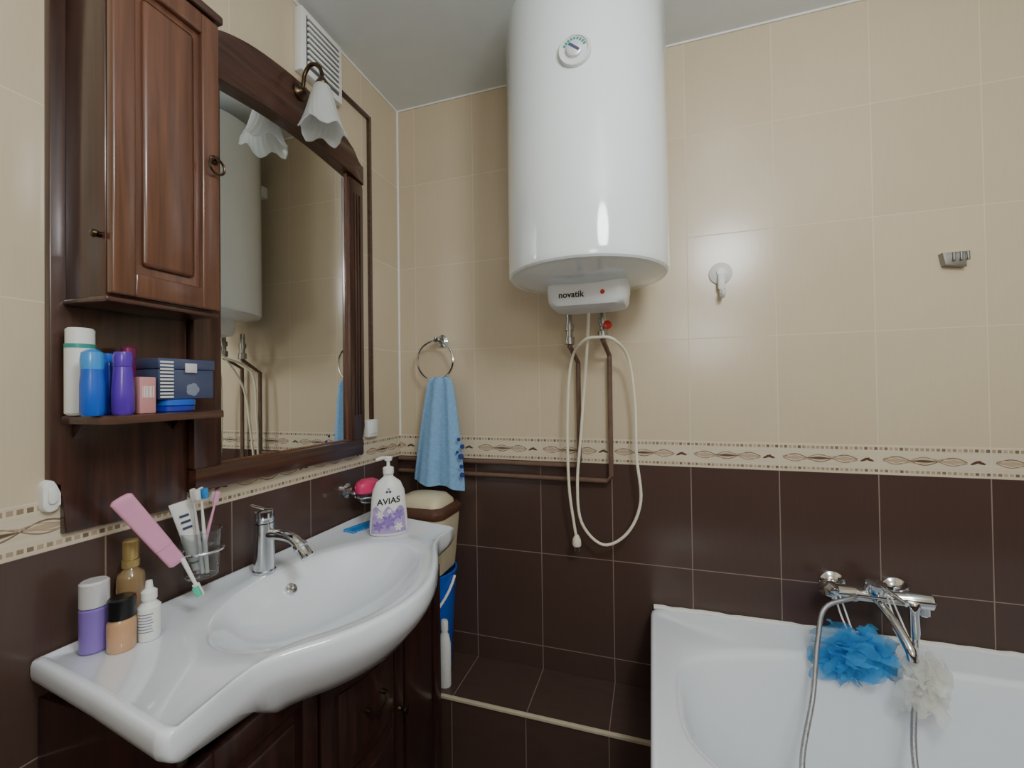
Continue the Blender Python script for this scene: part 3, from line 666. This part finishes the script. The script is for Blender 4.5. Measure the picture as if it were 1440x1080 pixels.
bm=NB(); box(bm,-.009,-.0029,-.005,.005,Ln+.001,Ln+.02,.001,Mx=Mx); fin('bristles',bm,'green',t)
# pink flat case
a=P(250,792,x=.085); b=P(168,700,x=.085); Mx,Ln=stick(a,b)
zl=(b-a).normalized(); vw=(Vector((.958,0,1.28))-a).normalized(); xl=(vw-zl*vw.dot(zl)).normalized(); yl=zl.cross(xl)
Mx=Matrix(((xl.x,yl.x,zl.x,a.x),(xl.y,yl.y,zl.y,a.y),(xl.z,yl.z,zl.z,a.z),(0,0,0,1)))
t=thing('brush_case','long flat pink plastic case leaning out beside the tumbler','case',a)
def cs(ss,sc=1):
    ls=[]
    for s in ss:
        e=min(1,max(0,1-((abs(s-.5)*2)**14))**.5+.3)
        w=.0160*e*sc*(.88+.12*s); th=.007*e*sc; l=[]
        for a_ in range(32):
            c_,s_=math.cos(a_*PI/16),math.sin(a_*PI/16)
            l.append(Mx@Vector((th*math.copysign(abs(c_)**.6,c_),w*math.copysign(abs(s_)**.6,s_),Ln*s)))
        ls.append(l)
    return ls
bm=NB(); loops(bm,cs([0,.01,.03,.08,.2,.27]),True,True,True); fin('case_base',bm,'pink',t)
bm=NB(); loops(bm,cs([.275,.4,.6,.8,.93,.97,.99,1],1.03),True,True,True); fin('case_cover',bm,'pink',t)
# soap dish
syy=1.205
t=thing('soap_dish','clear glass soap dish on chrome wall holder','soap dish',(0,syy,.92))
bm=NB(); lathe(bm,[(0,0),(.024,0),(.024,.008),(.014,.014),(.011,.03),(.014,.034),(0,.035)],axm((0,syy-.03,.955),(1,0,0)),24)
tube(bm,[(.03,syy-.03,.955),(.035,syy-.025,.945)],.006,8); fin('wall_mount',bm,'chrome',t)
bm=NB(); tube(bm,[(.068+.038*math.cos(k*PI/20),syy+.05*math.sin(k*PI/20),.938) for k in range(40)],.003,8,closed=True); fin('holder_ring',bm,'chrome',t)
bm=NB(); lathe(bm,[(0,.915),(.026,.915),(.034,.922),(.041,.946),(.0385,.946),(.032,.926),(.024,.919),(0,.919)],T(.068,syy,0),36,.9,1.2); fin('dish',bm,'glass',t)
bm=NB(); lathe(bm,[(0,.9435),(.022,.944),(.034,.953),(.037,.968),(.033,.983),(.020,.992),(0,.993)],T(.070,syy-.010,0),32,.9,1.35)
tag(fin('soap_bar',bm,'hotpink'),'bright pink bar of soap lying in the wall dish','soap')
# liquid soap
p=dl(547,750)
X=T(p[0],p[1],DZ,math.radians(124)); Xb=X@Matrix.Rotation(-PI/2,4,'Z')
t=thing('pump_bottle','white and lavender pump bottle of liquid soap at basin right end','soap bottle',p)
bm=NB(); bp_=[(0,0),(.050,0),(.055,.004),(.0555,.03),(.052,.07),(.050,.1),(.046,.13),(.035,.155),(.018,.168),(.014,.172),(.014,.18),(0,.18)]
lathe(bm,bp_,Xb,48,1,.55); bo=fin('body',bm,'plastic',t)
def face(x,y,off=.0012):
    h=y; r=.046
    for (r1,h1),(r2,h2) in zip(bp_,bp_[1:]):
        if h1<=h<=h2 and h2>h1: r=r1+(r2-r1)*(h-h1)/(h2-h1)
    s_=max(-.98,min(.98,x/r)); return Xb@Vector((x,-r*.55*math.sqrt(1-s_*s_)-off,h))
bm=NB(); ls=[]
for k in range(9):
    h=.008+k*.0090; w=.0505-.0008*k
    ls.append([face(-w+2*w*i/18,h+.008*math.sin(i*.9)*(k/8),.0006) for i in range(19)])
loops(bm,ls,False); fin('label_area',bm,'lav',bo)
fin('label_text',text('AVIAS',.025,lambda x,y:face(x,y+.102+x*.12),True),'black',bo,False)
def petals(fl,off,mt_,nm):
    for cx2,h2,r in fl:
        bm=NB(); c0=bm.verts.new(face(cx2,h2,off))
        for k in range(6):
            a=k*PI/3+.3+cx2*20
            q=[bm.verts.new(face(cx2+r*.6*math.cos(a-.45),h2+r*.6*math.sin(a-.45),off)),bm.verts.new(face(cx2+r*math.cos(a),h2+r*math.sin(a),off)),bm.verts.new(face(cx2+r*.6*math.cos(a+.45),h2+r*.6*math.sin(a+.45),off))]
            bm.faces.new([c0]+q)
        fin(nm,bm,mt_,bo,False)
petals(((.0,.044,.024),(-.030,.030,.017),(.028,.062,.018)),.0014,'lavd','flower_print')
petals(((-.024,.064,.013),(.028,.026,.014),(.002,.074,.008)),.0018,'plastic','flower_print')
for k in range(3):
    bm=NB(); a=k*2*PI/3+PI/2; q=[face(.005*math.cos(a)+.004*math.cos(b_*PI/3),.132+.005*math.sin(a)+.004*math.sin(b_*PI/3),.001) for b_ in range(6)]
    bm.faces.new([bm.verts.new(v) for v in q]); fin('crest_print',bm,'slate',bo,False)
bm=NB(); lathe(bm,[(0,.1805),(.016,.1805),(.016,.197),(.012,.2),(.005,.202),(.005,.217),(.011,.219),(.012,.228),(.01,.231),(0,.231)],X,24)
tube(bm,[X@Vector(v) for v in ((0,0,.226),(.002,.018,.227),(.004,.034,.221))],.0045,8,sm=4); fin('pump',bm,'plastic',t)
# comb
p=P(488,748,z=.853); q=P(522,736,z=.853); d_=(q-p)
t=thing('hair_comb','small blue plastic comb lying on the basin beside the pump bottle','comb',p)
an=math.atan2(d_.y,d_.x); Xc=T(p.x,p.y,DZ,an); Lc=d_.length+.01
bm=NB(); box(bm,0,Lc,.006,.018,0,.008,.002,Mx=Xc); fin('spine',bm,'sky',t)
bm=NB()
for k in range(9): box(bm,Lc*(k+.2)/9,Lc*(k+.65)/9,-.026,.007,.001,.007,Mx=Xc)
fin('teeth',bm,'sky',t)
# ---------------------------------------------------------------- ledge things
bx_,by_=.178,1.385
t=thing('bucket','blue plastic bucket with white handle on the tiled ledge','bucket',(bx_,by_,LZ))
bm=NB(); lathe(bm,[(0,.0),(.085,.0),(.088,.004),(.106,.35),(.110,.352),(.110,.36),(.103,.36),(.085,.01),(0,.008)],T(bx_,by_,LZ+.001),48); fin('pail',bm,'blue',t)
bm=NB(); tube(bm,[(bx_+.111*math.cos(a),by_-.107*math.sin(a)*.3-.085*math.sin(a),LZ+.345-.13*math.sin(a)) for a in [k*PI/20 for k in range(21)]],.005,8); fin('handle',bm,'plastic',t)
t=thing('waste_bin','beige swing-top bin with brown rim stacked on blue bucket','bin',(bx_,by_,LZ+.362))
def rb(w,d_,z,n=6,r=.035):
    o=[]
    for cx,cy,a0 in ((w-r,d_-r,0),(-w+r,d_-r,90),(-w+r,-d_+r,180),(w-r,-d_+r,270)):
        for k in range(n+1):
            a=math.radians(a0+90*k/n); o.append(Vector((bx_+cx+r*math.cos(a),by_+cy+r*math.sin(a),z)))
    return o
zb0=LZ+.3625
bm=NB(); loops(bm,[rb(.085,.078,zb0),rb(.088,.08,zb0+.01),rb(.103,.09,zb0+.195)],True,True,True); fin('bin_body',bm,'bin',t)
bm=NB(); loops(bm,[rb(.106,.093,zb0+.195),rb(.108,.095,zb0+.2),rb(.108,.095,zb0+.215),rb(.1,.087,zb0+.228),rb(.092,.079,zb0+.232),rb(.090,.077,zb0+.225)],True,True,False); fin('rim',bm,'maroon',t)
bm=NB(); loops(bm,[rb(.088,.076,zb0+.226),rb(.086,.074,zb0+.240),rb(.070,.056,zb0+.262),rb(.04,.036,zb0+.268,r=.03)],True,True,True); fin('swing_lid',bm,'bin',t)
p=P(627,966,z=LZ)
bottle('cleaner_bottle','slim white cleaner bottle on the ledge next to vanity','bottle',(p.x-.006,p.y+.006,LZ+.0005),[(0,0),(.020,0),(.022,.005),(.022,.14),(.016,.17),(.011,.178),(.011,.185),(0,.185)],'plastic',[(0,.1855),(.013,.1855),(.013,.215),(.01,.22),(0,.221)],'plastic',1,.8)
# ---------------------------------------------------------------- bathtub
TZ=.556; tx0,tx1,ty0,ty1=.946,2.655,.74,1.494
tcx,tcy=(tx0+tx1)/2,(ty0+ty1)/2; ta,tbb=(tx1-tx0)/2,(ty1-ty0)/2
NT=200
def se(a_,b_,n,cx,cy,z):
    o=[]
    for i in range(NT):
        t_=2*PI*i/NT
        ph=math.atan2(tbb*math.sin(t_),ta*math.cos(t_))
        r=(abs(math.cos(ph)/a_)**n+abs(math.sin(ph)/b_)**n)**(-1/n)
        o.append(Vector((cx+r*math.cos(ph),cy+r*math.sin(ph),z)))
    return o
icx,icy=tcx,tcy-.018; ia,ib=ta-.062,tbb-.092
bt=thing('bathtub','white acrylic bathtub along the back wall','bathtub',(tcx,tcy,0))
L=[se(ta-.03,tbb-.03,30,tcx,tcy,.0),se(ta-.02,tbb-.02,30,tcx,tcy,.5),se(ta,tbb,40,tcx,tcy,.505),se(ta,tbb,40,tcx,tcy,TZ-.006),se(ta-.004,tbb-.004,40,tcx,tcy,TZ),se(ta-.012,tbb-.012,36,tcx,tcy,TZ+.001),se(ta-.020,tbb-.020,30,tcx,tcy,TZ-.005),
 se(ia+.010,ib+.010,3.4,icx,icy,TZ-.008),se(ia,ib,3.2,icx,icy,TZ-.012),se(ia-.007,ib-.007,3.1,icx,icy,TZ-.024),se(ia-.016,ib-.012,3.0,icx,icy,TZ-.06),se(ia-.045,ib-.028,2.9,icx,icy,TZ-.16),se(ia-.08,ib-.048,2.8,icx,icy,TZ-.26),se(ia-.13,ib-.075,2.7,icx,icy,TZ-.35),se(ia-.2,ib-.12,2.6,icx,icy,TZ-.39),se(ia-.4,ib-.2,2.5,icx,icy,TZ-.4)]
bm=NB(); loops(bm,L,True,True,True); fin('tub_shell',bm,'ceramic',bt,ang=50)
bm=NB(); lathe(bm,[(0,0),(.028,0),(.03,.003),(.02,.006),(0,.006)],T(icx+.3,icy,TZ-.3995),24); fin('drain',bm,'chrome',bt)
bm=NB(); n=60; pts=[Vector((tx0+.01+(X1-tx0-.02)*k/n,1.493+.003*noise.noise(Vector((k*.9,0,0))),TZ+.002+.006*noise.noise(Vector((k*.7,3,0))))) for k in range(n+1)]
tube(bm,pts,.0085,8); struct(fin('trim_6',bm,'sil'))
# tub mixer
my=1.435; mc=P(1232,838,y=my); mz=mc.z
mxl=P(1165,832,y=my).x; mxr=P(1312,846,y=my).x
t=thing('bath_mixer','chrome wall mounted bath mixer tap above the tub','faucet',(mc.x,1.5,mz-.1))
bm=NB(); lathe(bm,[(0,0),(.018,0),(.022,.005),(.022,.06),(.018,.068),(.018,mxr-mxl-.065),(.021,mxr-mxl-.06),(.021,mxr-mxl-.005),(.017,mxr-mxl),(0,mxr-mxl)],axm((mxl,my,mz),(1,0,0)),28); fin('mixer_body',bm,'chrome',t)
for k,x in enumerate((mxl+.03,mxl+.18)):
    bm=NB(); lathe(bm,[(.0,0),(.033,0),(.033,.005),(.022,.014),(.012,.016),(.012,.04),(.019,.042),(.019,.054),(.014,.056),(0,.058)],axm((x,1.5,mz),(0,-1,0)),28); fin('wall_flange',bm,'chrome',t)
bm=NB(); lathe(bm,[(0,0),(.02,0),(.024,.01),(.022,.028),(0,.032)],axm((mc.x-.005,my-.005,mz+.012),(0,-.2,1)),24)
tube(bm,[(mc.x-.005,my-.01,mz+.035),(mc.x+.012,my-.04,mz+.03),(mc.x+.03,my-.085,mz+.02)],.006,10,sm=4); fin('lever',bm,'chrome',t)
bm=NB(); tube(bm,[(mc.x,my-.005,mz-.01),(mc.x+.005,my-.03,mz-.02),(mc.x+.012,my-.07,mz-.04),(mc.x+.02,my-.115,mz-.075),(mc.x+.022,my-.125,mz-.1)],.0115,14,sm=5); fin('spout',bm,'chrome',t)
bm=NB(); lathe(bm,[(0,0),(.014,0),(.014,.02),(.01,.024),(0,.024)],axm((mxr-.02,my,mz-.015),(0,0,-1)),16); fin('hose_outlet',bm,'chrome',t)
bm=NB(); lathe(bm,[(0,0),(.02,0),(.024,.01),(.02,.03),(0,.033)],axm((mxl+.01,my-.002,mz+.004),(-.7,-.4,.3)),24); fin('diverter_knob',bm,'chrome',t)
hs=thing('shower_hose','grey flexible shower hose hanging from mixer into tub','hose',(mxl+.05,my,.2))
hp=[(mxl+.055,my-.022,mz+.004),(mxl+.035,my-.05,mz+.006)]
hp+=[tuple(P(1160,855,y=1.36)),tuple(P(1150,900,y=1.33)),tuple(P(1143,980,y=1.27)),tuple(P(1128,1075,y=1.17))]
e=P(1128,1075,y=1.17)
hp+=[(e.x+.0,e.y-.06,.3),(e.x+.06,1.05,.2),(e.x+.2,1.05,.18)]
e2=P(1287,1075,y=1.22); hp+=[(e2.x,1.12,.22),tuple(e2),tuple(P(1288,960,y=1.355)),tuple(P(1287,895,y=1.40))]
bm=NB(); tube(bm,hp,.0062,10,sm=10); fin('flexible_tube',bm,'hose',hs)
h0=P(1287,895,y=1.40); h1=P(1285,850,y=1.415)
bm=NB(); Mx,Ln=stick(h0,h1); lathe(bm,[(0,-.005),(.009,-.005),(.011,.01),(.011,Ln-.02),(.015,Ln-.005),(.013,Ln+.004),(0,Ln+.005)],Mx,18); fin('handset_connector',bm,'chrome',hs)
# mesh poufs: many small loose ruffled sheets gathered round the centre
def pouf(c,r,m,label,string_to,seed,sq,num,droop):
    rnd=random.Random(seed)
    t=thing('bath_pouf',label,'bath sponge',(c.x,c.y,c.z-r))
    bm=NB()
    for k in range(num):
        n=Vector((rnd.gauss(0,1),rnd.gauss(0,1),rnd.gauss(0,1))).normalized(); u=n.orthogonal().normalized(); v=n.cross(u)
        R=r*rnd.uniform(.30,.52); wv=rnd.randint(3,5); ph=rnd.uniform(0,6); amp=R*rnd.uniform(.2,.34)
        od=Vector((rnd.gauss(0,1),rnd.gauss(0,1),rnd.gauss(0,1))).normalized(); off=od*r*rnd.uniform(.15,.66)
        A=40; ls=[]
        for j in range(6):
            q=.1+.9*j/5; l=[]
            for i in range(A):
                a=2*PI*i/A
                rad=R*q*(1+.14*math.sin(2*a+ph)+.05*math.sin((wv+2)*a+ph*2)*q)
                hgt=amp*q*q*math.sin(wv*a+ph)+.2*amp*q*math.sin((wv*2+1)*a)
                pt=off+u*(rad*math.cos(a))+v*(rad*math.sin(a))+n*(hgt+R*.5*q*q)
                pt+=Vector((noise.noise(pt*45),noise.noise(pt*45+Vector((9,0,0))),noise.noise(pt*45+Vector((0,9,0)))))*r*.1
                l.append(Vector((c.x+pt.x*sq[0],c.y+pt.y*sq[1],c.z+pt.z*sq[2]-droop*abs(pt.x)**1.2)))
            ls.append(l)
        loops(bm,ls)
    fin('ruffled_mesh',bm,m,t,ang=180,recalc=False)
    bm=NB(); s=Vector(string_to); b0=c+Vector((0,0,r*.3))
    tube(bm,[b0,b0.lerp(s,.5)+Vector((-.006,-.004,0)),s+Vector((-.004,-.02,.0)),s+Vector((0,-.005,.025)),s+Vector((.006,-.02,0)),b0.lerp(s,.5)+Vector((.008,-.003,0)),b0+Vector((.006,0,0))],.0022,6,sm=5); fin('hanging_cord',bm,'plastic',t)
c=P(1200,918,y=1.36); pouf(c,.100,'loofah','bright blue mesh bath pouf hanging from the tub mixer',(c.x-.015,my,mz),3,(1.12,.55,.82),60,.35)
c=P(1298,965,y=1.315); pouf(c,.074,'loofahw','cream white mesh bath pouf hanging at mixer right end',(c.x-.02,my,mz),11,(.85,.5,1.3),40,.2)
# ---------------------------------------------------------------- lights
def point(name,loc,rad,en,col):
    l=bpy.data.lights.new(name,'POINT'); l.energy=en; l.shadow_soft_size=rad; l.color=col
    o=bpy.data.objects.new(name,l); COL.objects.link(o); o.location=loc; return o
point('ceiling_lamp_light',(1.40,.10,2.08),.15,36,(.95,.98,1))
point('rear_fill_light',(1.4,-.85,1.7),.2,18,(.9,.96,1))  # added fill light behind the camera, not a lamp of the room
w=bpy.data.worlds.new('world'); S.world=w; w.use_nodes=True; w.node_tree.nodes['Background'].inputs[0].default_value=(.6,.7,.8,1); w.node_tree.nodes['Background'].inputs[1].default_value=.3
